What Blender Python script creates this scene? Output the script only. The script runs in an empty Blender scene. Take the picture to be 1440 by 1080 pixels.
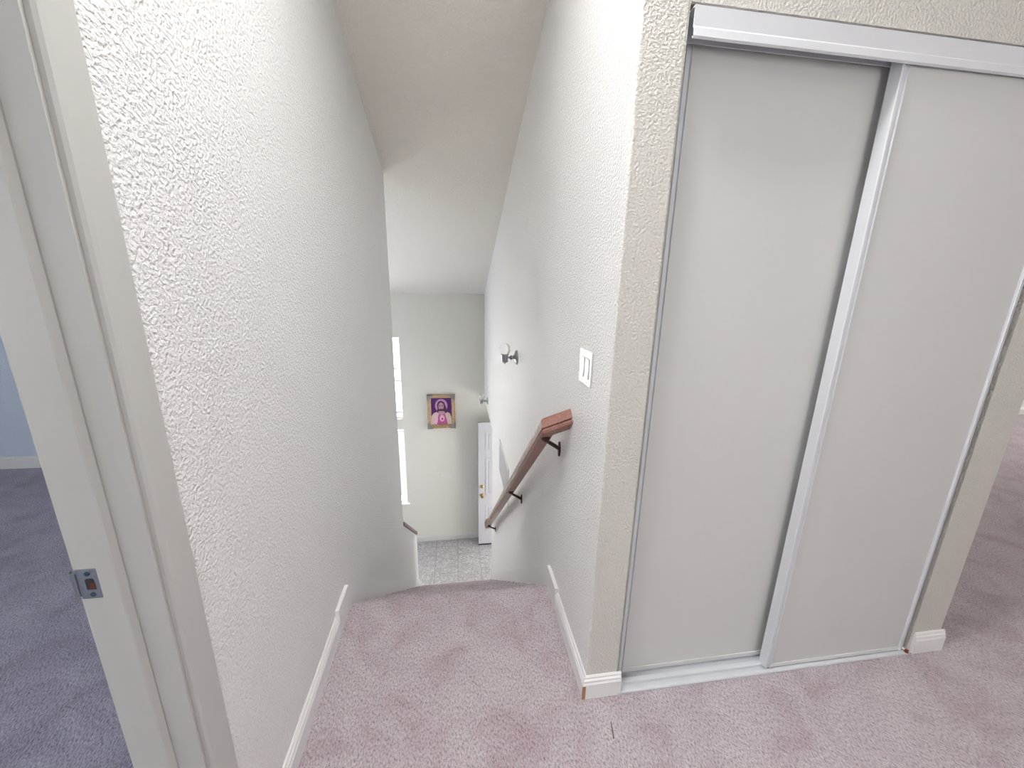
import bpy, bmesh, math, random
from mathutils import Vector, Matrix
random.seed(7)
C = bpy.context.scene.collection
V = Vector

# ------------------------------------------------------------------ materials
def mat(name, col, rough=0.5, metal=0.0, spec=0.5):
    m = bpy.data.materials.new(name); m.use_nodes = True
    b = m.node_tree.nodes['Principled BSDF']
    b.inputs['Base Color'].default_value = (*col, 1)
    b.inputs['Roughness'].default_value = rough
    b.inputs['Metallic'].default_value = metal
    b.inputs['Specular IOR Level'].default_value = spec
    return m
def nd(m, t, **kw):
    n = m.node_tree.nodes.new(t)
    for k, v in kw.items():
        if k in n.inputs: n.inputs[k].default_value = v
        else: setattr(n, k, v)
    return n
def lk(m, a, b): m.node_tree.links.new(a, b)
def bsdf(m): return m.node_tree.nodes['Principled BSDF']
def ramp(m, src, stops):
    r = nd(m, 'ShaderNodeValToRGB')
    while len(r.color_ramp.elements) < len(stops): r.color_ramp.elements.new(0.5)
    for e, (p, c) in zip(r.color_ramp.elements, stops):
        e.position = p; e.color = (*c, 1) if len(c) == 3 else c
    lk(m, src, r.inputs['Fac']); return r

def wall_paint(name, col, strength=0.8, scale=135.0, dist=0.0034, rough=0.42, spec=0.45):
    m = mat(name, col, rough, 0, spec)
    tc = nd(m, 'ShaderNodeTexCoord')
    n1 = nd(m, 'ShaderNodeTexNoise', Scale=scale, Detail=2.0, Roughness=0.5, Distortion=0.15)
    n2 = nd(m, 'ShaderNodeTexNoise', Scale=scale*2.3, Detail=1.0)
    lk(m, tc.outputs['Object'], n1.inputs['Vector']); lk(m, tc.outputs['Object'], n2.inputs['Vector'])
    r = ramp(m, n1.outputs['Fac'], [(0.25, (0, 0, 0)), (0.68, (1, 1, 1))])
    a = nd(m, 'ShaderNodeMath', operation='MULTIPLY_ADD'); lk(m, n2.outputs['Fac'], a.inputs[0]); a.inputs[1].default_value = 0.22
    lk(m, r.outputs['Color'], a.inputs[2])
    b = nd(m, 'ShaderNodeBump', Strength=strength, Distance=dist)
    lk(m, a.outputs[0], b.inputs['Height']); lk(m, b.outputs['Normal'], bsdf(m).inputs['Normal'])
    return m

def carpet(name, c1, c2, c3):
    m = mat(name, c2, 0.95, 0, 0.1)
    bs = bsdf(m); bs.inputs['Sheen Weight'].default_value = 0.25; bs.inputs['Sheen Roughness'].default_value = 0.5
    tc = nd(m, 'ShaderNodeTexCoord')
    mp = nd(m, 'ShaderNodeMapping'); mp.inputs['Scale'].default_value = (1.0, 0.55, 1.0); mp.inputs['Rotation'].default_value = (0, 0, 0.5)
    lk(m, tc.outputs['Object'], mp.inputs['Vector'])
    fine = nd(m, 'ShaderNodeTexNoise', Scale=190.0, Detail=3.0, Roughness=0.65)
    lk(m, mp.outputs['Vector'], fine.inputs['Vector'])
    tuft = nd(m, 'ShaderNodeTexVoronoi', Scale=210.0); lk(m, mp.outputs['Vector'], tuft.inputs['Vector'])
    big = nd(m, 'ShaderNodeTexNoise', Scale=5.5, Detail=5.0, Roughness=0.62, Distortion=0.6)
    lk(m, tc.outputs['Object'], big.inputs['Vector'])
    rb = ramp(m, big.outputs['Fac'], [(0.36, c1), (0.5, c2), (0.66, c3)])
    rf = ramp(m, fine.outputs['Fac'], [(0.30, (0.36, 0.35, 0.38)), (0.46, (0.90, 0.90, 0.91)), (0.74, (1.34, 1.33, 1.34))])
    mx = nd(m, 'ShaderNodeMix', data_type='RGBA', blend_type='MULTIPLY'); mx.inputs[0].default_value = 1.0
    lk(m, rb.outputs['Color'], mx.inputs[6]); lk(m, rf.outputs['Color'], mx.inputs[7])
    lk(m, mx.outputs[2], bs.inputs['Base Color'])
    ad = nd(m, 'ShaderNodeMath', operation='ADD'); lk(m, fine.outputs['Fac'], ad.inputs[0]); lk(m, tuft.outputs['Distance'], ad.inputs[1])
    bp = nd(m, 'ShaderNodeBump', Strength=0.8, Distance=0.006); lk(m, ad.outputs[0], bp.inputs['Height'])
    lk(m, bp.outputs['Normal'], bs.inputs['Normal'])
    return m

def tile_mat():
    m = mat('entry_tile', (0.42, 0.42, 0.44), 0.35)
    tc = nd(m, 'ShaderNodeTexCoord')
    mp = nd(m, 'ShaderNodeMapping'); mp.vector_type = 'POINT'; mp.inputs['Rotation'].default_value = (0, 0, math.radians(90))
    mp.inputs['Scale'].default_value = (1/0.34, 1/0.34, 1/0.34)
    mp.inputs['Location'].default_value = (4.34/0.34, 0.785/0.34, 0)
    lk(m, tc.outputs['Object'], mp.inputs['Vector'])
    br = nd(m, 'ShaderNodeTexBrick', Scale=1.0); br.offset = 0.34; br.squash = 1.0
    br.inputs['Brick Width'].default_value = 1.8; br.inputs['Row Height'].default_value = 1.0
    br.inputs['Mortar Size'].default_value = 0.009; br.inputs['Mortar Smooth'].default_value = 0.1
    lk(m, mp.outputs['Vector'], br.inputs['Vector'])
    n = nd(m, 'ShaderNodeTexNoise', Scale=26.0, Detail=6.0, Roughness=0.7, Distortion=1.8); lk(m, tc.outputs['Object'], n.inputs['Vector'])
    r = ramp(m, n.outputs['Fac'], [(0.38, (0.29, 0.28, 0.295)), (0.52, (0.38, 0.37, 0.38)), (0.62, (0.60, 0.59, 0.59))])
    lk(m, r.outputs['Color'], br.inputs['Color1']); lk(m, r.outputs['Color'], br.inputs['Color2'])
    br.inputs['Mortar'].default_value = (0.20, 0.20, 0.22, 1)
    lk(m, br.outputs['Color'], bsdf(m).inputs['Base Color'])
    return m

def wood(name, c1, c2, axis_scale=(2, 2, 40), rough=0.35):
    m = mat(name, c1, rough)
    tc = nd(m, 'ShaderNodeTexCoord'); mp = nd(m, 'ShaderNodeMapping'); mp.inputs['Scale'].default_value = axis_scale
    lk(m, tc.outputs['Object'], mp.inputs['Vector'])
    n = nd(m, 'ShaderNodeTexNoise', Scale=6.0, Detail=6.0, Roughness=0.6, Distortion=0.8); lk(m, mp.outputs['Vector'], n.inputs['Vector'])
    r = ramp(m, n.outputs['Fac'], [(0.35, c1), (0.65, c2)])
    lk(m, r.outputs['Color'], bsdf(m).inputs['Base Color'])
    return m

def glass(name):
    m = mat(name, (1, 1, 1), 0.02); b = bsdf(m)
    b.inputs['Transmission Weight'].default_value = 1.0; b.inputs['IOR'].default_value = 1.08
    return m

def emit(name, col, s):
    m = mat(name, col, 0.5); b = bsdf(m)
    b.inputs['Emission Color'].default_value = (*col, 1); b.inputs['Emission Strength'].default_value = s
    return m

WALL = (0.87, 0.868, 0.862)
M_wall = wall_paint('textured_wall_paint', WALL)
M_clo = wall_paint('dimmed_wall_paint', (0.655, 0.64, 0.605))  # warm wall paint, darkened to carry the weaker light on hall-facing faces
M_ceil = wall_paint('textured_ceiling_paint', (0.81, 0.775, 0.725), 0.5, 95.0, 0.004, 0.8, 0.2)
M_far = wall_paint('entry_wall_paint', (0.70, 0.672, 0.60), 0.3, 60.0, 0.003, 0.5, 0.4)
M_trim = mat('white_trim_paint', (0.84, 0.84, 0.84), 0.32)
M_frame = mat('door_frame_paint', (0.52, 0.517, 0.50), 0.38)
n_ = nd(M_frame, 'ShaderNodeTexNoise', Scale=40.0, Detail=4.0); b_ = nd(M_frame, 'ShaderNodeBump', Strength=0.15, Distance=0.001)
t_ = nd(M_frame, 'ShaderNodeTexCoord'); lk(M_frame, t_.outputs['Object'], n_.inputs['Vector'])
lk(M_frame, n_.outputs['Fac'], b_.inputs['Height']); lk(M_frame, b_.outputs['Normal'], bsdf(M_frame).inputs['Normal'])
M_panel = mat('closet_panel_paint', (0.645, 0.645, 0.64), 0.42)
n_ = nd(M_panel, 'ShaderNodeTexNoise', Scale=220.0, Detail=2.0); b_ = nd(M_panel, 'ShaderNodeBump', Strength=0.12, Distance=0.001)
t_ = nd(M_panel, 'ShaderNodeTexCoord'); lk(M_panel, t_.outputs['Object'], n_.inputs['Vector'])
lk(M_panel, n_.outputs['Fac'], b_.inputs['Height']); lk(M_panel, b_.outputs['Normal'], bsdf(M_panel).inputs['Normal'])
M_rail_w = mat('white_enamelled_steel', (0.68, 0.70, 0.735), 0.28)
M_rail_e = mat('white_steel_edge', (0.72, 0.725, 0.73), 0.3)
M_carpet = carpet('mauve_carpet', (0.49, 0.40, 0.435), (0.565, 0.49, 0.53), (0.61, 0.55, 0.58))
M_carpet_bed = carpet('carpet_cool_light_tint', (0.36, 0.33, 0.42), (0.43, 0.40, 0.50), (0.50, 0.47, 0.57))  # same carpet tinted blue, cool daylight put into its colour
M_tile = tile_mat()
M_hand = wood('handrail_wood', (0.245, 0.11, 0.088), (0.32, 0.16, 0.13), (30, 2, 30), 0.25)
M_cap = mat('half_wall_cap_wood', (0.30, 0.21, 0.20), 0.4)
M_endgrain = mat('handrail_end_grain', (0.42, 0.33, 0.28), 0.6)
M_bronze = mat('dark_bronze', (0.055, 0.025, 0.02), 0.35, 0.6)
M_chrome = mat('brushed_nickel', (0.36, 0.37, 0.38), 0.28, 0.9)
M_steel = mat('zinc_plate', (0.30, 0.33, 0.37), 0.35, 0.85)
M_screw = mat('screw_steel', (0.09, 0.14, 0.19), 0.3, 0.8)
M_brass = mat('aged_brass', (0.50, 0.36, 0.16), 0.3, 0.9)
M_dark = mat('dark_gap', (0.03, 0.03, 0.04), 0.8)
M_rust = mat('rusty_hole', (0.12, 0.03, 0.012), 0.8)
M_plast = mat('white_switch_plastic', (0.76, 0.755, 0.75), 0.25)
M_ivory = mat('ivory_switch_plastic', (0.70, 0.69, 0.63), 0.3)
M_door = mat('entry_door_paint', (0.50, 0.505, 0.525), 0.35)
M_glass = glass('clear_glass')
M_frost = mat('frosted_globe', (0.93, 0.93, 0.93), 0.15); bsdf(M_frost).inputs['Transmission Weight'].default_value = 0.75
bsdf(M_frost).inputs['IOR'].default_value = 1.3
M_slat = mat('blind_slat', (0.85, 0.87, 0.88), 0.5); bsdf(M_slat).inputs['Transmission Weight'].default_value = 0.15
M_raw = mat('bare_wood_chip', (0.42, 0.22, 0.11), 0.8)
M_stain = mat('red_stain', (0.20, 0.02, 0.015), 0.8)
M_lamp = emit('added_panel_glow', (1.0, 0.985, 0.965), 92.0)
M_lamp3 = emit('added_lamp_glow', (0.72, 0.86, 1.0), 42.0)

# ------------------------------------------------------------------ mesh helpers
def addbox(bm, x0, x1, y0, y1, z0, z1):
    vs = [bm.verts.new((x, y, z)) for x in (x0, x1) for y in (y0, y1) for z in (z0, z1)]
    for f in ((0,1,3,2),(4,6,7,5),(0,4,5,1),(2,3,7,6),(0,2,6,4),(1,5,7,3)): bm.faces.new([vs[i] for i in f])
    return vs
def prism(bm, pts, axis, a, b):
    """pts 2D polygon in the two other axes (order x,y,z minus axis), extruded a..b along axis"""
    def mk(p, t):
        if axis == 'x': return (t, p[0], p[1])
        if axis == 'y': return (p[0], t, p[1])
        return (p[0], p[1], t)
    A = [bm.verts.new(mk(p, a)) for p in pts]; B = [bm.verts.new(mk(p, b)) for p in pts]
    bm.faces.new(A); bm.faces.new(B[::-1])
    n = len(pts)
    for i in range(n): bm.faces.new([A[i], B[i], B[(i+1) % n], A[(i+1) % n]])
def lathe(bm, prof, origin, axis=V((0, 0, 1)), seg=24, cap=True):
    axis = V(axis).normalized(); t = axis.orthogonal().normalized(); s = axis.cross(t)
    rings = []
    for r, h in prof:
        if r < 1e-6: rings.append([bm.verts.new(V(origin)+axis*h)])
        else: rings.append([bm.verts.new(V(origin)+axis*h+(t*math.cos(2*math.pi*k/seg)+s*math.sin(2*math.pi*k/seg))*r) for k in range(seg)])
    for A, B in zip(rings, rings[1:]):
        for k in range(seg):
            l = (k+1) % seg
            if len(A) == 1 and len(B) == 1: continue
            if len(A) == 1: bm.faces.new([A[0], B[k], B[l]])
            elif len(B) == 1: bm.faces.new([A[k], A[l], B[0]])
            else: bm.faces.new([A[k], A[l], B[l], B[k]])
    if cap:
        for R in (rings[0], rings[-1]):
            if len(R) > 1: bm.faces.new(R)
def tube(bm, a, b, r, seg=12): 
    a = V(a); b = V(b); lathe(bm, [(r, 0), (r, (b-a).length)], a, b-a, seg)
def sphere(bm, c, r, sc=(1, 1, 1), u=20, v=12):
    m = Matrix.Translation(c) @ Matrix.Diagonal((r*sc[0], r*sc[1], r*sc[2], 1))
    bmesh.ops.create_uvsphere(bm, u_segments=u, v_segments=v, radius=1, matrix=m)
def disc(bm, c, r, n, seg=16, th=0.001): lathe(bm, [(r, 0), (r, th)], c, n, seg)

def obj(name, bm, m, parent=None, smooth=False, bevel=0.0, seg=2):
    bmesh.ops.recalc_face_normals(bm, faces=bm.faces)
    if parent is not None:
        off = V(parent['_w']) if '_w' in parent else V((0, 0, 0))
        for v in bm.verts: v.co -= off
    me = bpy.data.meshes.new(name); bm.to_mesh(me); bm.free()
    ms = m if isinstance(m, (list, tuple)) else [m]
    for q in ms: me.materials.append(q)
    o = bpy.data.objects.new(name, me); C.objects.link(o)
    if parent is not None: o.parent = parent
    if bevel:
        b = o.modifiers.new('bevel', 'BEVEL'); b.width = bevel; b.segments = seg; b.limit_method = 'ANGLE'; b.angle_limit = math.radians(40)
        b.harden_normals = False
    if smooth:
        for p in me.polygons: p.use_smooth = True
        try: me.set_sharp_from_angle(angle=math.radians(35))
        except Exception: pass
    return o
def thing(name, loc, label, cat, kind=None, group=None):
    o = bpy.data.objects.new(name, None); C.objects.link(o); o.location = loc; o.empty_display_size = 0.05
    o['label'] = label; o['category'] = cat
    if kind: o['kind'] = kind
    if group: o['group'] = group
    o['_w'] = tuple(loc)
    return o
def tag(o, label=None, cat=None, kind=None, group=None):
    if label: o['label'] = label
    if cat: o['category'] = cat
    if kind: o['kind'] = kind
    if group: o['group'] = group
    return o
def struct(o, label, cat): return tag(o, label, cat, 'structure')
def grid_wall(bm, axis, t0, t1, u0, u1, z0, z1, holes):
    """wall slab between t0..t1 on `axis`, spans u0..u1 x z0..z1, rectangular holes (ua,ub,za,zb)"""
    us = sorted({u0, u1, *[h[0] for h in holes], *[h[1] for h in holes]})
    zs = sorted({z0, z1, *[h[2] for h in holes], *[h[3] for h in holes]})
    inside = lambda i, j: 0 <= i < len(us)-1 and 0 <= j < len(zs)-1 and not any(
        h[0] <= (us[i]+us[i+1])/2 <= h[1] and h[2] <= (zs[j]+zs[j+1])/2 <= h[3] for h in holes)
    P = (lambda u, t, z: (t, u, z)) if axis == 'x' else (lambda u, t, z: (u, t, z))
    cache = {}
    def vt(u, t, z):
        k = (u, t, z)
        if k not in cache: cache[k] = bm.verts.new(P(u, t, z))
        return cache[k]
    for i in range(len(us)-1):
        for j in range(len(zs)-1):
            if not inside(i, j): continue
            a, b, c, d = us[i], us[i+1], zs[j], zs[j+1]
            for t in (t0, t1): bm.faces.new([vt(a, t, c), vt(b, t, c), vt(b, t, d), vt(a, t, d)])
            for (di, dj, q) in ((-1, 0, ((a, c), (a, d))), (1, 0, ((b, c), (b, d))), (0, -1, ((a, c), (b, c))), (0, 1, ((a, d), (b, d)))):
                if not inside(i+di, j+dj):
                    (p1, q1), (p2, q2) = q
                    bm.faces.new([vt(p1, t0, q1), vt(p2, t0, q2), vt(p2, t1, q2), vt(p1, t1, q1)])

# ------------------------------------------------------------------ dimensions
W = 0.939           # stair width
XL = -W; XLo = -1.055
YN = 0.548          # top nosing
ZF = -2.73          # entry floor
YF = 4.73           # entry wall
YLE = 2.27          # end of full-height left wall
RISE = 0.195; RUN = 0.2292
ceil_z = lambda y: 2.19 - 0.355*(y-2.30) if y < 2.30 else 2.19 - 0.378*(y-2.30)
YR = -1.2
ZT = ceil_z(YR)       # flat part of the ceiling begins here

# ------------------------------------------------------------------ floors
bm = bmesh.new()
# landing + hall (top face z=0), with rounded nosing over the first stair
prof = [(-2.6, 0), (YN-0.02, 0)] + [(YN-0.02+0.022*math.sin(a), -0.022+0.022*math.cos(a)) for a in [math.radians(k) for k in (20, 45, 70, 90, 120, 150, 180)]] + [(YN-0.03, -0.044), (YN-0.03, -0.14), (-2.6, -0.14)]
prism(bm, prof, 'x', XL, 0)
addbox(bm, 0, 9.0, -2.6, 0.0, -0.14, 0); addbox(bm, 1.5, 9.0, 0.0, 2.55, -0.14, 0)
addbox(bm, XLo+0.03, XL, -1.21, -0.385, -0.14, 0)
floor = struct(obj('floor', bm, M_carpet), 'mauve cut-pile carpet on the upstairs landing and hallway', 'floor')
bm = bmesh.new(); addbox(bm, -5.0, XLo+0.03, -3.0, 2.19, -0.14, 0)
struct(obj('floor', bm, M_carpet_bed), 'carpet tinted blue for cool daylight in the bedroom seen through the left doorway', 'floor')
bm = bmesh.new(); addbox(bm, -5.0, 0.9, 2.0, YF+0.1, ZF-0.1, ZF)
struct(obj('floor', bm, M_tile), 'grey marbled tile floor of the entry at the foot of the stairs', 'floor')

# stairs
bm = bmesh.new()
pr = []
y = YN; z = -RISE
pts = []
for k in range(13):
    # riser at y, tread at z going to y+RUN with rounded nosing 
    pts.append((y-0.02, z+RISE-0.03)) if k == 0 else None
    pts.append((y-0.02, z+0.004))
    ye = y+RUN
    pts.append((ye-0.02, z))
    for a in (30, 60, 90, 130, 165): 
        a = math.radians(a); pts.append((ye-0.02+0.022*math.sin(a), z-0.022+0.022*math.cos(a)))
    y = ye; z -= RISE
pts.append((y-0.02, ZF)); pts.append((YN-0.02+0.4, ZF)); pts.append((YN-0.02, ZF+0.5))
prism(bm, pts, 'x', XL+0.016, -0.016)
st = obj('staircase', bm, M_carpet, smooth=True)
tag(st, 'straight flight of mauve carpeted stairs going down to the tiled entry', 'stairs', 'structure')

# ------------------------------------------------------------------ walls
bm = bmesh.new()
prism(bm, [(-0.385, 0), (YN-0.03, -0.0), (YN, -3.0+0.27), (YLE, ZF), (YLE, ceil_z(YLE)+0.02), (-0.385, ceil_z(-0.385)+0.02)], 'x', XLo, XL)
prism(bm, [(-1.215, 2.045), (-0.385, 2.045), (-0.385, ZT), (-1.215, ZT)], 'x', XLo, XL)
prism(bm, [(-2.6, 0), (-1.215, 0), (-1.215, ZT), (-2.6, ZT)], 'x', XLo, XL)
struct(obj('wall_left', bm, M_wall), 'white textured wall running down the left of the stairs', 'wall')

# half wall with sloping wooden cap
hz = lambda y: -0.775 - 0.81*(y-YLE)
YH = 3.25
bm = bmesh.new(); prism(bm, [(YLE, ZF), (YH, ZF), (YH, hz(YH)), (YLE, hz(YLE))], 'x', XLo, XL)
hw = struct(obj('wall_lower', bm, M_wall), 'low half wall continuing down beside the lower stairs', 'wall')
bm = bmesh.new(); prism(bm, [(YLE, hz(YLE)), (YH+0.012, hz(YH+0.012)), (YH+0.012, hz(YH)+0.035), (YLE, hz(YLE)+0.042)], 'x', XLo-0.012, XL+0.012)
o = obj('cap', bm, M_cap, hw, bevel=0.003); o['label'] = 'sloping brown wooden cap'

# right stair wall: full height to Y 3.44, header above entry opening
bm = bmesh.new()
prism(bm, [(0.0, -0.14), (0.3, -0.14), (YN, ZF), (3.44, ZF), (3.44, -0.31), (YF, -0.31), (YF, ceil_z(YF)+0.02), (2.3, ceil_z(2.3)+0.02), (0.0, ceil_z(0)+0.02)], 'x', 0.0, 0.115)
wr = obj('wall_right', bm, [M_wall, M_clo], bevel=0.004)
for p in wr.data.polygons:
    if p.normal.y < -0.9: p.material_index = 1  # hall-facing end takes the darkened paint
struct(wr, 'white textured wall on the right of the stairs carrying the handrail', 'wall')
# closet front wall (plane Y=0): strip left, header, strip right
OX0, OX1, OZ = 0.116, 1.362, 2.062
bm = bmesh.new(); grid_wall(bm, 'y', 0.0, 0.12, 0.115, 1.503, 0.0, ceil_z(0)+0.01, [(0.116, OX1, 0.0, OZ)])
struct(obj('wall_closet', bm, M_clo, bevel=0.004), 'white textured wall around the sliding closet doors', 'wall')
bm = bmesh.new(); prism(bm, [(0.12, 0), (2.55, 0), (2.55, ceil_z(2.55)+0.02), (0.12, ceil_z(0.12)+0.02)], 'x', 1.38, 1.503); addbox(bm, 0.115, 1.38, 0.75, 0.85, 0, ceil_z(0.75))
struct(obj('wall_closet_side', bm, M_wall), 'wall at the side and back of the closet', 'wall')
bm = bmesh.new(); addbox(bm, 0.115, 1.38, 0.12, 0.75, -0.14, 0)
struct(obj('floor', bm, M_carpet), 'carpet inside the closet', 'floor')

# far entry wall with windows
WIN = [(-1.84, -1.223, -0.590, 0.655), (-1.84, -1.223, -2.015, -0.760), (-4.4, -2.65, -2.0, 0.4)]
bm = bmesh.new(); grid_wall(bm, 'y', YF, YF+0.14, -5.0, 1.0, ZF, ceil_z(YF)+0.05, WIN)
struct(obj('wall_entry', bm, M_far), 'tall pale wall of the entry opposite the stairs', 'wall')
bm = bmesh.new(); grid_wall(bm, 'x', -5.12, -5.0, 2.0, YF+0.14, ZF, 2.4, [])
struct(obj('wall_living_side', bm, M_wall), 'side wall of the room below the stairs', 'wall')
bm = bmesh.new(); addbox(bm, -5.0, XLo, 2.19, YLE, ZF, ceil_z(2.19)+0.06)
struct(obj('wall_bedroom_far', bm, wall_paint('wall_cool_light_tint', (0.66, 0.75, 0.88), 0.4)), 'far wall of the bedroom tinted blue for cool daylight', 'wall')  # blue of the cool bedroom light is mixed into this paint
# entry side: front door wall at X=0.9
bm = bmesh.new(); grid_wall(bm, 'x', 0.9, 1.02, 2.6, YF, ZF, -0.31, [(3.55, 4.47, ZF, ZF+2.05)])
struct(obj('wall_entry_side', bm, M_wall), 'wall with the open front doorway right of the entry', 'wall')
bm = bmesh.new(); addbox(bm, 0.115, 0.9, 2.6, 2.7, ZF, -0.31)
struct(obj('wall_entry_back', bm, M_wall), 'wall under the closet beside the entry', 'wall')
bm = bmesh.new(); addbox(bm, 0.115, 1.02, 2.6, YF+0.14, -0.31, -0.2)
struct(obj('ceiling', bm, M_ceil), 'low flat ceiling over the front doorway', 'ceiling')
bm = bmesh.new(); addbox(bm, 1.02, 2.6, 3.0, 5.0, ZF+2.25, ZF+2.35); addbox(bm, 1.02, 2.6, 4.75, 4.87, ZF-0.1, ZF+2.25)  # unseen roof and wall, added to hold back sky light at the doorway
struct(obj('wall_added_porch', bm, M_wall), 'unseen porch roof and wall added to shade the front doorway', 'porch')
bm = bmesh.new(); addbox(bm, 1.02, 3.0, 2.6, 5.0, ZF-0.12, ZF-0.02)
struct(obj('floor', bm, mat('porch_concrete', (0.45, 0.44, 0.42), 0.9)), 'concrete porch floor outside the front doorway', 'floor')
# bedroom shell
bm = bmesh.new(); grid_wall(bm, 'x', -4.22, -4.10, -3.0, 2.19, -0.14, ZT, [(-2.9, -2.2, 0.9, 2.0)])
struct(obj('wall_bedroom_side', bm, M_wall), 'window wall of the bedroom', 'wall')
bm = bmesh.new(); addbox(bm, -5.0, XLo, -3.1, -3.0, -0.14, ZT)
struct(obj('wall_bedroom_near', bm, M_wall), 'near wall of the bedroom', 'wall')
# hall shell (behind and right of the camera)
bm = bmesh.new(); grid_wall(bm, 'y', -2.72, -2.6, XLo, 9.0, -0.14, ZT, [(0.1, 0.8, 1.1, 1.9)])
struct(obj('wall_hall', bm, M_wall), 'hallway wall opposite the stairs', 'wall')
bm = bmesh.new(); grid_wall(bm, 'y', 2.55, 2.67, 1.503, 9.0, -0.14, ceil_z(2.55)+0.05, [(4.6, 6.2, 0.9, 2.1)])
struct(obj('wall_room_far', bm, M_wall), 'far wall of the room past the closet', 'wall')
bm = bmesh.new(); grid_wall(bm, 'x', 9.0, 9.12, -2.72, 2.67, -0.14, ZT, [(0.6, 2.0, 0.5, 2.0)])
struct(obj('wall_room_side', bm, M_wall), 'window wall of the room past the closet', 'wall')
# ceiling
bm = bmesh.new()
prism(bm, [(-3.1, ZT), (YR, ZT), (2.3, ceil_z(2.3)), (YF+0.14, ceil_z(YF+0.14)), (YF+0.14, ceil_z(YF)+0.25), (YR, ZT+0.25), (-3.1, ZT+0.25)], 'x', -5.12, 9.12)
struct(obj('ceiling', bm, M_ceil), 'textured sloping ceiling above the stairs', 'ceiling')

# ------------------------------------------------------------------ baseboards
BP = [(0, 0), (0.014, 0), (0.014, 0.062), (0.011, 0.068), (0.011, 0.076), (0.0065, 0.081), (0.0065, 0.087), (0.003, 0.092), (0, 0.092)]
def base(bm, axis, pos, sgn, a, b, z=0, prof=BP):
    """board on plane axis=pos, thickness towards sgn, running a..b along the other axis"""
    A = []; B = []
    for t, h in prof:
        for L, u in ((A, a), (B, b)):
            p = (pos+sgn*t, u, z+h) if axis == 'x' else (u, pos+sgn*t, z+h)
            L.append(bm.verts.new(p))
    bm.faces.new(A); bm.faces.new(B[::-1]); n = len(A)
    for i in range(n): bm.faces.new([A[i], B[i], B[(i+1) % n], A[(i+1) % n]])
bm = bmesh.new(); base(bm, 'x', XL, 1, -0.325, 0.37)
struct(obj('baseboard_left', bm, M_trim), 'white baseboard along the left wall of the landing', 'baseboard')
bm = bmesh.new()
# L-shaped mitred board round the corner
A = []; Bv = []; Cc = []
for t, h in BP:
    A.append(bm.verts.new((-t, 0.385, h))); Bv.append(bm.verts.new((-t, -t, h))); Cc.append(bm.verts.new((0.128, -t, h)))
n = len(BP)
bm.faces.new(A); bm.faces.new(Cc[::-1])
for P, Q in ((A, Bv), (Bv, Cc)):
    for i in range(n): bm.faces.new([P[i], Q[i], Q[(i+1) % n], P[(i+1) % n]])
br = struct(obj('baseboard_right', bm, M_trim), 'white baseboard wrapping the wall corner beside the closet', 'baseboard')
bm = bmesh.new(); prism(bm, [(-0.0150, -0.0150), (-0.0040, -0.0150), (-0.0030, -0.0142), (-0.0136, -0.0136), (-0.0150, -0.0110)], 'z', 0.002, 0.058)
o = obj('wood_chip', bm, M_raw, br); o['label'] = 'bare brown wood where the corner paint is chipped off'

bm = bmesh.new(); base(bm, 'y', 0, -1, OX1+0.012, 1.517)
addbox(bm, 1.503, 1.517, 0.0, 0.5, 0, 0.062)
struct(obj('baseboard_closet', bm, M_trim), 'short white baseboard block right of the closet doors', 'baseboard')
bm = bmesh.new(); base(bm, 'y', YF, -1, XLo-0.8, 0.9, ZF)
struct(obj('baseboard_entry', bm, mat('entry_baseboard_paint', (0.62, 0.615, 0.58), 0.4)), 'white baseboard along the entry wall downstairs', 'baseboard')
bm = bmesh.new(); base(bm, 'y', 2.19, -1, -5.0, XLo)
struct(obj('baseboard_bedroom', bm, M_trim), 'white baseboard on the far bedroom wall', 'baseboard')
bm = bmesh.new(); base(bm, 'y', 2.55, -1, 1.503, 9.0)
struct(obj('baseboard_room', bm, M_trim), 'white baseboard in the room past the closet', 'baseboard')

# stair skirts (flat boards following the slope)
SL = RISE/RUN
def skirt(x0, x1, y0, yb, h0, name, label):
    bm = bmesh.new(); yend = 3.42 if x0 > -0.5 else YH-0.01
    zt = lambda y: h0 - SL*(y-yb)
    pts = [(y0, 0.0), (y0, h0), (yb, h0), (yend, max(zt(yend), ZF+0.05)), (yend, ZF), (yend-0.3, ZF), (YN-0.05, -0.35)]
    prism(bm, pts, 'x', x0, x1)
    return struct(obj(name, bm, M_trim, bevel=0.0015), label, 'stair skirt board')
skirt(XL, XL+0.016, 0.37, 0.515, 0.118, 'trim_1', 'white skirt board sloping down the left of the stairs')
skirt(-0.016, 0.0, 0.385, 0.535, 0.112, 'trim_2', 'white skirt board sloping down the right of the stairs')

# ------------------------------------------------------------------ bedroom door frame (left)
YJ = -0.390
fr = thing('door_4', (XL-0.058, YJ, 0), 'painted door frame of the bedroom doorway at the far left', 'door frame', 'structure')
fr.name = 'door_4'
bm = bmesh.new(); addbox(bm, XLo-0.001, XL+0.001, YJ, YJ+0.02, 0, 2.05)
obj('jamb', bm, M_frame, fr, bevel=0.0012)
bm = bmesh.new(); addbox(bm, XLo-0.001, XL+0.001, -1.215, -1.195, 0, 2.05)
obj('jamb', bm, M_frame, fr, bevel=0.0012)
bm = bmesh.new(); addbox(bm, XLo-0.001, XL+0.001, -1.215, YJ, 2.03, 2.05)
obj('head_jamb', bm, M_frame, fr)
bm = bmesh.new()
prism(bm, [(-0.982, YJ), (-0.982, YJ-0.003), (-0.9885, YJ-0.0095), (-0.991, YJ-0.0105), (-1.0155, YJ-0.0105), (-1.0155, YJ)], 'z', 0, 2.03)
obj('door_stop', bm, M_frame, fr)
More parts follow.
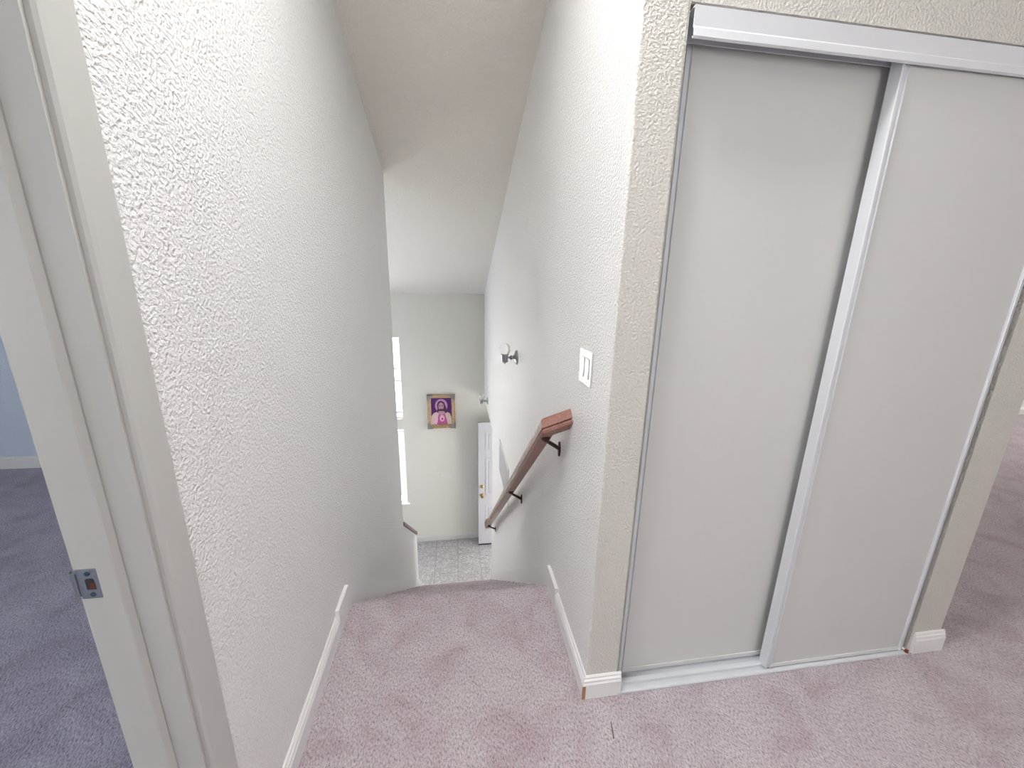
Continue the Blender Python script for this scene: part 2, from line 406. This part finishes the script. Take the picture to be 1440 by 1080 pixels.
# casing with shaped profile (hall side)
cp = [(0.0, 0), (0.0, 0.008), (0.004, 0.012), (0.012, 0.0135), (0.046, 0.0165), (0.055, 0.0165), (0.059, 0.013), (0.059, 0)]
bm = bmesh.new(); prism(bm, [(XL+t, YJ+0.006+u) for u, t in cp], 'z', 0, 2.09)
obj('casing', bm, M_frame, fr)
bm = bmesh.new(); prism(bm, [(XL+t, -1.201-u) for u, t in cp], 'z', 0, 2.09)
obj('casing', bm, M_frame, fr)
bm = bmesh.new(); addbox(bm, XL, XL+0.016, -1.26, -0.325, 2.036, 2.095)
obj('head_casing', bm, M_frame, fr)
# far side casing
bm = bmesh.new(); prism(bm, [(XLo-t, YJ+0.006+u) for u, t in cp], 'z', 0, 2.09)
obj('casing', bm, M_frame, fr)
# strike plate
sp = []
zc = 0.931; x0, x1 = -1.0545, -1.0225
bm = bmesh.new()
def rrect(x0, x1, z0, z1, r, corners, n=5):
    out = []
    cs = [((x1-r, z1-r), 0), ((x0+r, z1-r), 90), ((x0+r, z0+r), 180), ((x1-r, z0+r), 270)]
    for i, (c, a0) in enumerate(cs):
        if i in corners:
            for k in range(n+1):
                a = math.radians(a0+90*k/n); out.append((c[0]+r*math.cos(a), c[1]+r*math.sin(a)))
        else:
            out.append([(x1, z1), (x0, z1), (x0, z0), (x1, z0)][i])
    return out
prism(bm, rrect(x0, x1, zc-0.028, zc+0.028, 0.005, (0, 3)), 'y', YJ-0.0018, YJ+0.0002)
# curved lip rolling round the jamb edge
lip = [(x0, YJ-0.0018), (x0-0.006, YJ-0.0012), (x0-0.010, YJ+0.002), (x0-0.012, YJ+0.007), (x0-0.0135, YJ+0.007), (x0-0.0118, YJ+0.0015), (x0-0.007, YJ-0.0028), (x0, YJ-0.0034)]
prism(bm, lip, 'z', zc-0.022, zc+0.022)
s = obj('strike_plate', bm, M_steel, fr, bevel=0.0004); s['label'] = 'grey metal latch strike plate'
s['_w'] = fr['_w']
bm = bmesh.new(); prism(bm, rrect(-1.0435, -1.0305, zc-0.0105, zc+0.0105, 0.004, (0, 1)), 'y', YJ-0.0022, YJ-0.0019)
o = obj('latch_hole', bm, M_dark, s); 
bm = bmesh.new(); prism(bm, rrect(-1.0385, -1.0305, zc-0.0095, zc+0.003, 0.002, (0, 1)), 'y', YJ-0.0026, YJ-0.00225)
obj('bare_wood', bm, M_rust, s)
for zz in (zc+0.020, zc-0.020):
    bm = bmesh.new(); lathe(bm, [(0.0042, 0), (0.0040, 0.0010), (0.002, 0.0016), (0, 0.0012)], (-1.038 if zz > zc else -1.037, YJ-0.0018, zz), (0, -1, 0), 16)
    obj('screw', bm, M_screw, s, smooth=True)

# ------------------------------------------------------------------ closet: sliding doors, tracks
def closet_door(name, x0, x1, yf, label, depth=0.034, z0=0.018, z1=2.03, lw=0.014, rw=0.014):
    t = thing(name, ((x0+x1)/2, yf+depth/2, z0), label, 'sliding closet door', 'structure')
    bm = bmesh.new(); addbox(bm, x0+lw-0.002, x1-rw+0.002, yf+0.006, yf+0.016, z0+0.012, z1-0.01)
    obj('panel', bm, M_panel, t)
    for (a, b) in ((x0, x0+lw), (x1-rw, x1)):
        bm = bmesh.new()
        outer = a if a == x0 else b
        # C-shaped roll-formed stile: side web + front ridge
        w = 0.0025*(1 if a == x0 else -1)
        i = (b if a == x0 else a)
        prism(bm, [(outer, yf+0.002), (outer+w*0.6, yf), (outer+w*2.2, yf), (outer+w*2.8, yf+0.005), (i-w*1.6, yf+0.005), (i-w*1.1, yf-0.001), (i, yf+0.001), (i, yf+0.008), (outer+w, yf+0.008), (outer+w, yf+depth), (outer, yf+depth)], 'z', z0, z1)
        obj('stile', bm, M_rail_w, t)
    for (a, b, nm) in ((z0, z0+0.016, 'bottom_rail'), (z1-0.016, z1, 'top_rail')):
        bm = bmesh.new(); addbox(bm, x0+lw*0.9, x1-rw*0.9, yf+0.003, yf+0.020, a, b)
        obj(nm, bm, M_rail_e, t, bevel=0.001)
    return t
closet_door('door_2', 0.1455, 0.775, 0.050, 'left sliding closet door, set further back behind the right one', z0=0.016, lw=0.019)
closet_door('door_3', 0.716, 1.332, -0.004, 'right sliding closet door, sliding in front of the left one', lw=0.022, z0=0.013)
# valance / head track
hx0, hx1 = 0.1245, 1.360
t = thing('closet_head_track', ((hx0+hx1)/2, 0.02, 1.99), 'white metal valance track across the top of the closet opening', 'door track')
bm = bmesh.new()
prism(bm, [(-0.006, 1.992), (-0.010, 1.988), (-0.012, 1.990), (-0.010, 2.005), (-0.006, 2.010), (-0.006, 2.0495), (0.10, 2.0495), (0.10, 2.052), (-0.0085, 2.052), (-0.0085, 2.011), (-0.0125, 2.006), (-0.0145, 1.989), (-0.010, 1.985), (-0.004, 1.990)], 'x', hx0, hx1)
obj('valance', bm, M_rail_w, t)
bm = bmesh.new(); addbox(bm, hx0, hx1, 0.036, 0.039, 2.0, 2.0495); addbox(bm, hx0, hx1, 0.088, 0.091, 2.0, 2.0495)
obj('channel', bm, M_rail_w, t)
t = thing('closet_floor_track', ((hx0+hx1)/2, 0.02, 0.0), 'white metal track on the carpet under the sliding closet doors', 'door track')
bm = bmesh.new()
prism(bm, [(-0.014, 0.001), (-0.014, 0.007), (-0.011, 0.011), (-0.002, 0.012), (-0.0005, 0.003), (0.014, 0.003), (0.0155, 0.013), (0.020, 0.0145), (0.032, 0.0145), (0.036, 0.012), (0.0375, 0.003), (0.060, 0.003), (0.062, 0.012), (0.074, 0.012), (0.09, 0.001)], 'x', OX0+0.002, hx1)
obj('rail', bm, M_rail_w, t)
bm = bmesh.new(); prism(bm, [(1.336, -0.016), (1.346, -0.020), (1.353, -0.012), (1.362, -0.010), (1.358, 0.0), (1.346, -0.003), (1.338, -0.006)], 'z', 0.0125, 0.0135)
tag(obj('stain', bm, M_stain), 'small dark red stain at the right end of the closet floor track', 'stain')
bm = bmesh.new(); prism(bm, [(0.047, -0.147), (0.052, -0.1445), (0.0575, -0.120), (0.061, -0.095), (0.058, -0.096), (0.053, -0.122)], 'z', 0.0005, 0.0015)
tag(obj('stain', bm, mat('dark_mark', (0.16, 0.11, 0.11), 0.9)), 'thin dark scuff on the carpet in front of the closet corner', 'stain')

# ------------------------------------------------------------------ handrail
SR = 0.84
rc = lambda y: 0.886 - SR*(y-0.384)
hr = thing('handrail', (0, 0.37, 0.93), 'dark reddish wooden stair handrail mounted on the right wall', 'handrail')
d2 = V((0, 1, -SR)).normalized(); s2 = V((1, 0, 0)); u2 = V((0, SR, 1)).normalized()
P1 = V((-0.082, 0.392, rc(0.392))); P0 = V((0.0, 0.362, 0.921)); P2 = V((-0.082, 3.10, rc(3.10)))
d1 = (P1-P0).normalized(); nM = (d1+d2).normalized()
half = [(0.0, 0.034), (0.008, 0.0335), (0.015, 0.031), (0.020, 0.026), (0.0235, 0.018), (0.025, 0.006), (0.0255, -0.008), (0.0250, -0.013), (0.0185, -0.0145), (0.0185, -0.0185), (0.0250, -0.020), (0.0265, -0.026), (0.0235, -0.031), (0.021, -0.034), (0, -0.034)]
full = half + [(-a, b) for a, b in half[-2:0:-1]]
bm = bmesh.new(); rings = []
base2 = [s2*a + u2*b for a, b in full]
mit = []
for o in base2:
    t = -(o.dot(nM))/(d2.dot(nM)); mit.append(P1+o+d2*t)
start = []
for q in mit:
    t = (q.x-0.0)/d1.x; start.append(q-d1*t)
rings = [start, mit, [P2+o for o in base2]]
rv = [[bm.verts.new(q) for q in r] for r in rings]
for A, B in zip(rv, rv[1:]):
    for i in range(len(A)): bm.faces.new([A[i], A[(i+1) % len(A)], B[(i+1) % len(A)], B[i]])
bm.faces.new(rv[0])
bm.faces.new(rv[-1])
obj('rail', bm, M_hand, hr, smooth=True)
bm = bmesh.new()
prism(bm, [(P2.x-0.004+0.036*math.cos(a)*(abs(math.cos(a))**-0.35 if abs(math.cos(a)) > .05 else 1)*0.95, P2.z+0.012+0.062*math.sin(a)) for a in [2*math.pi*(k+.5)/20 for k in range(20)]], 'y', P2.y-0.012, P2.y+0.022)
o = obj('end_cap', bm, M_endgrain, hr, bevel=0.006); o['label'] = 'pale rounded end block'
for (ry, wy, wz) in ((0.405, 0.478, 0.745), (1.300, 1.338, -0.005), (2.905, 2.966, -1.365)):
    bm = bmesh.new()
    rb = V((-0.082, ry, rc(ry)-0.048)); wb = V((-0.006, wy, wz))
    # saddle under the rail, arm, end
    lathe(bm, [(0.0, 0.010), (0.018, 0.008), (0.019, 0.002), (0.013, -0.008), (0, -0.014)], rb, u2, 16)
    tube(bm, rb-u2*0.006, wb, 0.0085)
    bk = obj('bracket', bm, M_bronze, hr, smooth=True); bk['_w'] = hr['_w']
    bm = bmesh.new()
    prism(bm, [(wy+0.013*math.cos(a)*(1), wz-0.004+0.034*math.sin(a)) for a in [2*math.pi*k/20 for k in range(20)]], 'x', -0.006, 0.0)
    lathe(bm, [(0.009, 0), (0.006, 0.008), (0, 0.009)], (-0.006, wy, wz), (-1, 0, 0), 14)
    obj('mounting_plate', bm, M_bronze, bk)

# ------------------------------------------------------------------ switches
def rocker(bmr, yc, zc, tilt):
    w = 0.0165; h = 0.033
    A = [(-0.0065, zc-h), (-0.0065-0.004*tilt, zc-h+0.0005), (-0.006, zc), (-0.0065+0.0, zc+h), (-0.004, zc+h), (-0.004, zc-h)]
    prism(bmr, [(x, z) for x, z in [(-0.0045, zc-h), (-0.0105, zc-h), (-0.0070, zc), (-0.0085, zc+h), (-0.0045, zc+h)]], 'y', yc-w, yc+w)
sw = thing('light_switch', (0, 0.212, 1.155), 'white double rocker light switch plate on the right stair wall', 'light switch')
bm = bmesh.new()
prism(bm, rrect(0.212-0.060, 0.212+0.060, 1.155-0.059, 1.155+0.059, 0.004, (0, 1, 2, 3), 3), 'x', -0.0055, 0.0)
obj('plate', bm, M_plast, sw, bevel=0.002)
for yc in (0.189, 0.235):
    bm = bmesh.new(); addbox(bm, -0.0060, -0.0050, yc-0.0182, yc+0.0182, 1.155-0.035, 1.155+0.035)
    f = obj('rocker_surround', bm, mat('switch_gap', (0.35, 0.35, 0.35), 0.5), sw)
    bm = bmesh.new(); rocker(bm, yc, 1.155, 1)
    obj('rocker', bm, M_plast, sw, bevel=0.0006)
    for zz in (1.155+0.048, 1.155-0.048):
        bm = bmesh.new(); lathe(bm, [(0.0028, 0), (0.0022, 0.001), (0, 0.0012)], (-0.0055, yc, zz), (-1, 0, 0), 12)
        obj('screw', bm, M_plast, sw)

sw = thing('wall_switch_panel', (-0.611, YF, -1.555), 'ivory triple toggle switch plate on the entry wall below the picture', 'light switch')
bm = bmesh.new(); addbox(bm, -0.611-0.082, -0.611+0.082, YF-0.006, YF, -1.555-0.058, -1.555+0.058)
obj('plate', bm, M_ivory, sw, bevel=0.003)
for dx in (-0.046, 0.0, 0.046):
    bm = bmesh.new(); addbox(bm, -0.611+dx-0.005, -0.611+dx+0.005, YF-0.016, YF-0.006, -1.562, -1.545)
    obj('toggle', bm, M_ivory, sw, bevel=0.001)

# ------------------------------------------------------------------ wall sconces
def sconce(y, z, label, frosted):
    t = thing('wall_sconce', (0, y, z), label, 'wall lamp', None)
    bm = bmesh.new(); lathe(bm, [(0.052, 0.0), (0.052, 0.004), (0.046, 0.012), (0.030, 0.018), (0.016, 0.024), (0.012, 0.030), (0, 0.031)], (0, y, z), (-1, 0, 0), 28)
    obj('back_plate', bm, M_chrome, t, smooth=True)
    bm = bmesh.new()
    lathe(bm, [(0.007, 0.022), (0.013, 0.034), (0.0175, 0.042), (0.013, 0.050), (0.007, 0.056), (0.007, 0.072)], (0, y, z), (-1, 0, 0), 20)
    obj('arm', bm, M_chrome, t, smooth=True)
    cx = -0.088
    bm = bmesh.new(); lathe(bm, [(0, -0.046), (0.005, -0.044), (0.006, -0.034), (0.021, -0.032), (0.023, -0.028), (0.023, 0.018), (0.029, 0.020), (0.029, 0.025), (0.018, 0.026)], (cx, y, z), (0, 0, 1), 24)
    obj('socket_cup', bm, M_chrome, t, smooth=True)
    bm = bmesh.new()
    R = 0.040; prof = []
    for k in range(15):
        a = math.radians(-62 + k*(152/14)); prof.append((max(R*math.cos(a), 0) if k < 14 else 0, 0.024+R*0.88+R*math.sin(a)))
    lathe(bm, prof, (cx, y, z), (0, 0, 1), 28, cap=False)
    o = obj('globe', bm, M_frost if frosted else M_glass, t, smooth=True)
    return t
s1 = sconce(1.68, 0.915, 'brushed nickel wall sconce with clear glass shade, nearer one above the handrail', False)
s2_ = sconce(4.08, -0.135, 'wall sconce with pale globe near the entry door, the further one down the stairs', True)

# ------------------------------------------------------------------ return air grille
gy0, gy1, gz0, gz1 = 1.965, 2.64, -0.46, -0.105
g = thing('air_vent', (0, (gy0+gy1)/2, gz0), 'white louvred air vent grille low on the right stair wall', 'vent')
bm = bmesh.new()
grid_wall(bm, 'x', -0.008, 0.0, gy0, gy1, gz0, gz1, [(gy0+0.022, gy1-0.022, gz0+0.022, gz1-0.022)])
obj('frame', bm, M_trim, g, bevel=0.002)
bm = bmesh.new(); addbox(bm, -0.0015, -0.0003, gy0+0.01, gy1-0.01, gz0+0.01, gz1-0.01)
obj('backing', bm, mat('vent_shadow', (0.26, 0.27, 0.29), 0.8), g)
n = 34
for k in range(n):
    yy = gy0+0.03+(gy1-gy0-0.06)*k/(n-1)
    bm = bmesh.new(); prism(bm, [(-0.0070, yy+0.0025), (-0.0062, yy+0.0035), (-0.0018, yy-0.002), (-0.0028, yy-0.003)], 'z', gz0+0.022, gz1-0.022)
    obj('louvre', bm, M_trim, g)

# ------------------------------------------------------------------ windows in the entry wall
def window(nm, x0, x1, z0, z1, label, bars, blind):
    t = thing(nm, ((x0+x1)/2, YF+0.07, z0), label, 'window', 'structure')
    bm = bmesh.new(); grid_wall(bm, 'y', YF+0.05, YF+0.09, x0, x1, z0, z1, [(x0+0.03, x1-0.018, z0+0.02, z1-0.02)])
    obj('window_frame', bm, M_trim, t)
    bm = bmesh.new(); addbox(bm, x0+0.02, x1-0.012, YF+0.068, YF+0.072, z0+0.012, z1-0.012)
    obj('pane', bm, M_glass, t)
    for zz in bars:
        bm = bmesh.new(); addbox(bm, x0+0.03, x1-0.018, YF+0.055, YF+0.085, zz-0.014, zz+0.014)
        obj('glazing_bar', bm, M_trim, t)
    if blind:
        bm = bmesh.new()
        zz = z1-0.03
        while zz > z0+0.16:
            prism(bm, [(YF+0.017, zz-0.0125), (YF+0.031, zz+0.0115), (YF+0.030, zz+0.0123), (YF+0.016, zz-0.0117)], 'x', x0+0.01, x1-0.006)
            zz -= 0.022
        addbox(bm, x0+0.01, x1-0.006, YF+0.012, YF+0.036, zz-0.004, zz+0.010)
        obj('blind', bm, M_slat, t)
        bm = bmesh.new(); addbox(bm, x0-0.04, x1+0.035, YF-0.030, YF+0.05, z0-0.012, z0+0.006)
        obj('window_sill', bm, M_trim, t, bevel=0.003)
window('window_1', -1.84, -1.223, -0.590, 0.655, 'narrow bright upper window of the entry wall beside the left wall edge', (0.18, -0.005, -0.50), False)
window('window_2', -1.84, -1.223, -2.015, -0.760, 'narrow lower entry window with white horizontal blinds', (), True)
window('window_3', -4.4, -2.65, -2.0, 0.4, 'unseen wide window added further left to light the lower room', (-0.8,), False)  # out of sight, put in to bring daylight to the lower room

# ------------------------------------------------------------------ front door leaf, open against the far wall
YD = 4.50
d = thing('door_1', (0.35, YD+0.02, ZF), 'white front door standing open against the entry wall', 'door', 'structure')
bm = bmesh.new(); addbox(bm, -0.110, 0.80, YD, YD+0.044, ZF+0.035, ZF+2.125)
obj('door_leaf', bm, M_door, d, bevel=0.002)
for (a, b) in ((0.005, 0.30), (0.39, 0.685)):
    for (z0, z1) in ((0.26, 0.75), (0.92, 1.55), (1.68, 1.98)):
        bm = bmesh.new()
        grid_wall(bm, 'y', YD-0.006, YD, a, b, ZF+z0, ZF+z1, [(a+0.022, b-0.022, ZF+z0+0.022, ZF+z1-0.022)])
        addbox(bm, a+0.05, b-0.05, YD-0.005, YD, ZF+z0+0.05, ZF+z1-0.05)
        obj('raised_panel', bm, M_door, d, bevel=0.002)
bm = bmesh.new(); lathe(bm, [(0.031, 0), (0.031, 0.005), (0.014, 0.012), (0.012, 0.03), (0.024, 0.042), (0.027, 0.052), (0.022, 0.064), (0, 0.068)], (-0.050, YD, ZF+0.915), (0, -1, 0), 24)
o = obj('door_knob', bm, M_brass, d, smooth=True); o['label'] = 'round brass knob'
bm = bmesh.new(); lathe(bm, [(0.029, 0), (0.029, 0.008), (0.020, 0.014), (0.012, 0.016), (0, 0.016)], (-0.050, YD, ZF+1.068), (0, -1, 0), 24)
addbox(bm, -0.053, -0.047, YD-0.028, YD-0.014, ZF+1.055, ZF+1.081)
o = obj('deadbolt', bm, M_brass, d, smooth=True); o['label'] = 'brass deadbolt thumb-turn'
bm = bmesh.new(); addbox(bm, -0.108, 0.80, YD+0.004, YD+0.040, ZF+0.006, ZF+0.034)
o = obj('door_sweep', bm, mat('door_sweep_rubber', (0.05, 0.045, 0.06), 0.7), d); o['label'] = 'dark rubber sweep'

# ------------------------------------------------------------------ framed devotional picture
px, pz = -0.655, -0.480; pw, ph = 0.208, 0.268
pic = thing('framed_picture', (px, YF, pz-ph), 'gold framed picture of a robed haloed person on purple, hung on the entry wall', 'picture')
M_gold = wood('gilt_frame', (0.30, 0.17, 0.06), (0.60, 0.45, 0.26), (14, 14, 14), 0.35)
M_corner = wood('tarnished_corner', (0.17, 0.15, 0.16), (0.34, 0.30, 0.27), (30, 30, 30), 0.45)
yb = YF-0.004
bm = bmesh.new()
# four mitred moulding lengths with stepped profile
prf = [(0.0, 0.0), (0.0, 0.022), (0.010, 0.030), (0.022, 0.020), (0.036, 0.026), (0.050, 0.014), (0.056, 0.008), (0.056, 0.0)]
cn = [(-pw, -ph), (pw, -ph), (pw, ph), (-pw, ph)]; inw = [(1, 1), (-1, 1), (-1, -1), (1, -1)]
cols = [[bm.verts.new((px+c[0]+w_[0]*u, yb-t, pz+c[1]+w_[1]*u)) for u, t in prf] for c, w_ in zip(cn, inw)]
for i in range(4):
    A = cols[i]; B = cols[(i+1) % 4]
    for k in range(len(prf)): bm.faces.new([A[k], A[(k+1) % len(prf)], B[(k+1) % len(prf)], B[k]])
obj('moulding', bm, M_gold, pic)
for sx in (-1, 1):
    for sz in (-1, 1):
        bm = bmesh.new()
        prism(bm, [(px+sx*a, pz+sz*b) for a, b in [(pw+0.004, ph+0.004), (pw-0.075, ph+0.002), (pw-0.085, ph-0.02), (pw-0.060, ph-0.045), (pw-0.048, ph-0.060), (pw-0.022, ph-0.095), (pw+0.002, ph-0.085)]], 'y', yb-0.036, yb-0.016)
        for k in range(5): sphere(bm, (px+sx*(pw-0.012-0.012*k), yb-0.034, pz+sz*(ph-0.012-0.004*(k % 2))), 0.010, u=8, v=6)
        for k in range(1, 5): sphere(bm, (px+sx*(pw-0.012), yb-0.034, pz+sz*(ph-0.014-0.015*k)), 0.010, u=8, v=6)
        obj('corner_ornament', bm, M_corner, pic)
bm = bmesh.new(); addbox(bm, px-pw+0.05, px+pw-0.05, yb-0.006, yb, pz-ph+0.05, pz+ph-0.05)
M_purple = mat('print_purple', (0.085, 0.008, 0.13), 0.5)
cv = obj('print', bm, M_purple, pic); cv['_w'] = pic['_w']
cnt = [0]
def flat(pts, m, nm):
    cnt[0] += 1
    bm = bmesh.new(); y1 = yb-0.006-0.0006*cnt[0]
    prism(bm, [(px+a*0.152, pz+b*0.212) for a, b in pts], 'y', y1, yb-0.0055)
    obj(nm, bm, m, cv)
def ell(cx, cy, rx, ry, n=24, a0=0, a1=360): return [(cx+rx*math.cos(math.radians(a0+(a1-a0)*k/n)), cy+ry*math.sin(math.radians(a0+(a1-a0)*k/n))) for k in range(n)]
m_halo = mat('print_halo', (0.50, 0.25, 0.46), 0.5); m_skin = mat('print_skin', (0.50, 0.27, 0.36), 0.5)
m_hair = mat('print_hair', (0.065, 0.015, 0.045), 0.5); m_robe = mat('print_robe', (0.66, 0.50, 0.46), 0.5)
m_tunic = mat('print_tunic', (0.45, 0.09, 0.22), 0.5); m_lite = mat('print_light', (0.75, 0.45, 0.65), 0.5); m_red = mat('print_red', (0.30, 0.01, 0.03), 0.5)
flat(ell(0.0, 0.42, 0.62, 0.50), m_halo, 'halo')
flat([(-0.42, 0.50), (-0.30, 0.72), (0.0, 0.80), (0.28, 0.68), (0.45, 0.35), (0.62, -0.12), (0.25, -0.22), (-0.35, -0.18), (-0.46, 0.0), (-0.36, 0.2)], m_hair, 'hair')
flat([(-1, -0.98), (-0.98, -0.35), (-0.75, -0.12), (-0.45, -0.04), (-0.2, -0.2), (0.35, -0.2), (0.6, -0.06), (0.85, -0.18), (0.98, -0.45), (1, -0.98)], m_robe, 'robe')
flat([(-0.45, -0.98), (-0.42, -0.6), (-0.25, -0.15), (0.35, -0.15), (0.48, -0.5), (0.62, -0.98)], m_tunic, 'tunic')
flat([(-0.28, 0.02), (0.28, 0.02), (0.38, -0.16), (0.0, -0.30), (-0.32, -0.16)], m_skin, 'neck')
flat(ell(-0.02, 0.36, 0.26, 0.30), m_skin, 'face')
flat([(-0.22, 0.28), (-0.16, 0.10), (-0.02, 0.03), (0.13, 0.10), (0.20, 0.28), (0.10, 0.17), (-0.02, 0.21), (-0.13, 0.17)], m_hair, 'beard'); flat(ell(-0.02, 0.175, 0.05, 0.015), m_red, 'mouth')
for e in (-0.14, 0.10): flat(ell(e, 0.42, 0.07, 0.035), m_hair, 'eye')
flat(ell(0.06, -0.52, 0.24, 0.24), m_lite, 'glow'); flat(ell(0.08, -0.56, 0.085, 0.085), m_red, 'chest_emblem')
flat([(0.35, -0.15), (0.55, -0.10), (0.95, -0.62), (0.80, -0.80), (0.45, -0.48)], m_robe, 'sleeve')
flat([(-0.60, -0.55), (-0.35, -0.45), (-0.38, -0.80), (-0.78, -0.92)], m_lite, 'hand')

# ------------------------------------------------------------------ added lamps out of view: stair head and bedroom
def added_lamp(x, y, r, m, label):
    lp = thing('added_lamp', (x, y, ceil_z(max(y, YR))), label, 'added lamp')
    z = ceil_z(max(y, YR))
    bm = bmesh.new(); lathe(bm, [(r+0.02, -0.01), (r+0.02, 0.02), (r, 0.03)], (x, y, z), (0, 0, -1), 32)
    obj('rim', bm, M_chrome, lp)
    bm = bmesh.new(); lathe(bm, [(r, 0.025), (r*.94, 0.06), (r*.7, 0.09), (r*.35, 0.105), (0, 0.11)], (x, y, z), (0, 0, -1), 32)
    obj('glass_dome', bm, m, lp, smooth=True)
lz = ceil_z(-0.23); sl = -0.355
gl = thing('added_light_panel', (-0.47, -0.23, lz), 'unseen square light panel added above the head of the stairs', 'added lamp')  # unseen panel, added and sized to even out the stair wall brightness
def slope_box(bm, x0, x1, y0, y1, d0, d1): prism(bm, [(y0, ceil_z(y0)-d0), (y1, ceil_z(y1)-d0), (y1, ceil_z(y1)-d1), (y0, ceil_z(y0)-d1)], 'x', x0, x1)
bm = bmesh.new()
for q in ((-0.70, -0.67, -0.40, -0.06), (-0.27, -0.24, -0.40, -0.06), (-0.67, -0.27, -0.40, -0.37), (-0.67, -0.27, -0.09, -0.06)): slope_box(bm, *q, -0.01, 0.055)
obj('housing', bm, M_trim, gl)
bm = bmesh.new(); slope_box(bm, -0.67, -0.27, -0.37, -0.09, 0.035, 0.045)
obj('diffuser', bm, M_lamp, gl)
added_lamp(-2.4, -0.9, 0.19, M_lamp3, 'unseen round lamp added in the bedroom')  # out-of-view lamp, added to send cool light through the bedroom doorway

# ------------------------------------------------------------------ light: daylight through the windows
w = bpy.data.worlds.new('World'); bpy.context.scene.world = w; w.use_nodes = True
bg = w.node_tree.nodes['Background']; bg.inputs['Color'].default_value = (1.0, 0.985, 0.955, 1); bg.inputs['Strength'].default_value = 9.0
def portal(name, loc, sx, sy, direction):
    l = bpy.data.lights.new(name, 'AREA'); l.shape = 'RECTANGLE'; l.size = sx; l.size_y = sy; l.cycles.is_portal = True
    o = bpy.data.objects.new(name, l); C.objects.link(o); o.location = loc
    o.rotation_euler = V(direction).to_track_quat('-Z', 'Y').to_euler()
portal('daylight_portal', (-1.53, YF+0.2, 0.03), 0.62, 1.25, (0, -1, 0))
portal('daylight_portal', (-1.53, YF+0.2, -1.39), 0.62, 1.25, (0, -1, 0))
portal('daylight_portal', (-3.52, YF+0.2, -0.8), 1.75, 2.4, (0, -1, 0))
portal('daylight_portal', (-4.3, -2.55, 1.45), 1.1, 0.7, (1, 0, 0))
portal('daylight_portal', (0.45, -2.8, 1.5), 0.7, 0.8, (0, 1, 0))
portal('daylight_portal', (5.4, 2.75, 1.5), 1.6, 1.2, (0, -1, 0))
portal('daylight_portal', (9.2, 1.3, 1.25), 1.5, 1.4, (-1, 0, 0))
portal('daylight_portal', (1.1, 4.0, ZF+1.0), 2.05, 0.9, (-1, 0, 0))

# ------------------------------------------------------------------ camera
cam = bpy.data.cameras.new('Camera'); co = bpy.data.objects.new('Camera', cam); C.objects.link(co)
cam.sensor_width = 36; cam.lens = 548.86/1440*36; cam.clip_start = 0.02
yw, pt, rl = map(math.radians, (8.5359, -14.4048, 1.1113))
f = V((math.sin(yw)*math.cos(pt), math.cos(yw)*math.cos(pt), math.sin(pt)))
rt = V((math.cos(yw), -math.sin(yw), 0)); up = rt.cross(f)
r2 = rt*math.cos(rl)+up*math.sin(rl); u2_ = -rt*math.sin(rl)+up*math.cos(rl)
mw = Matrix((r2, u2_, -f)).transposed().to_4x4(); mw.translation = V((-0.4381, -1.0236, 1.4219))
co.matrix_world = mw
sc = bpy.context.scene; sc.camera = co
sc.view_settings.view_transform = 'Standard'; sc.view_settings.look = 'None'
sc.view_settings.exposure = 0.25; sc.view_settings.gamma = 1.0
try: sc.view_settings.use_curve_mapping = False
except Exception: pass
for o in bpy.data.objects:
    if '_w' in o: del o['_w']
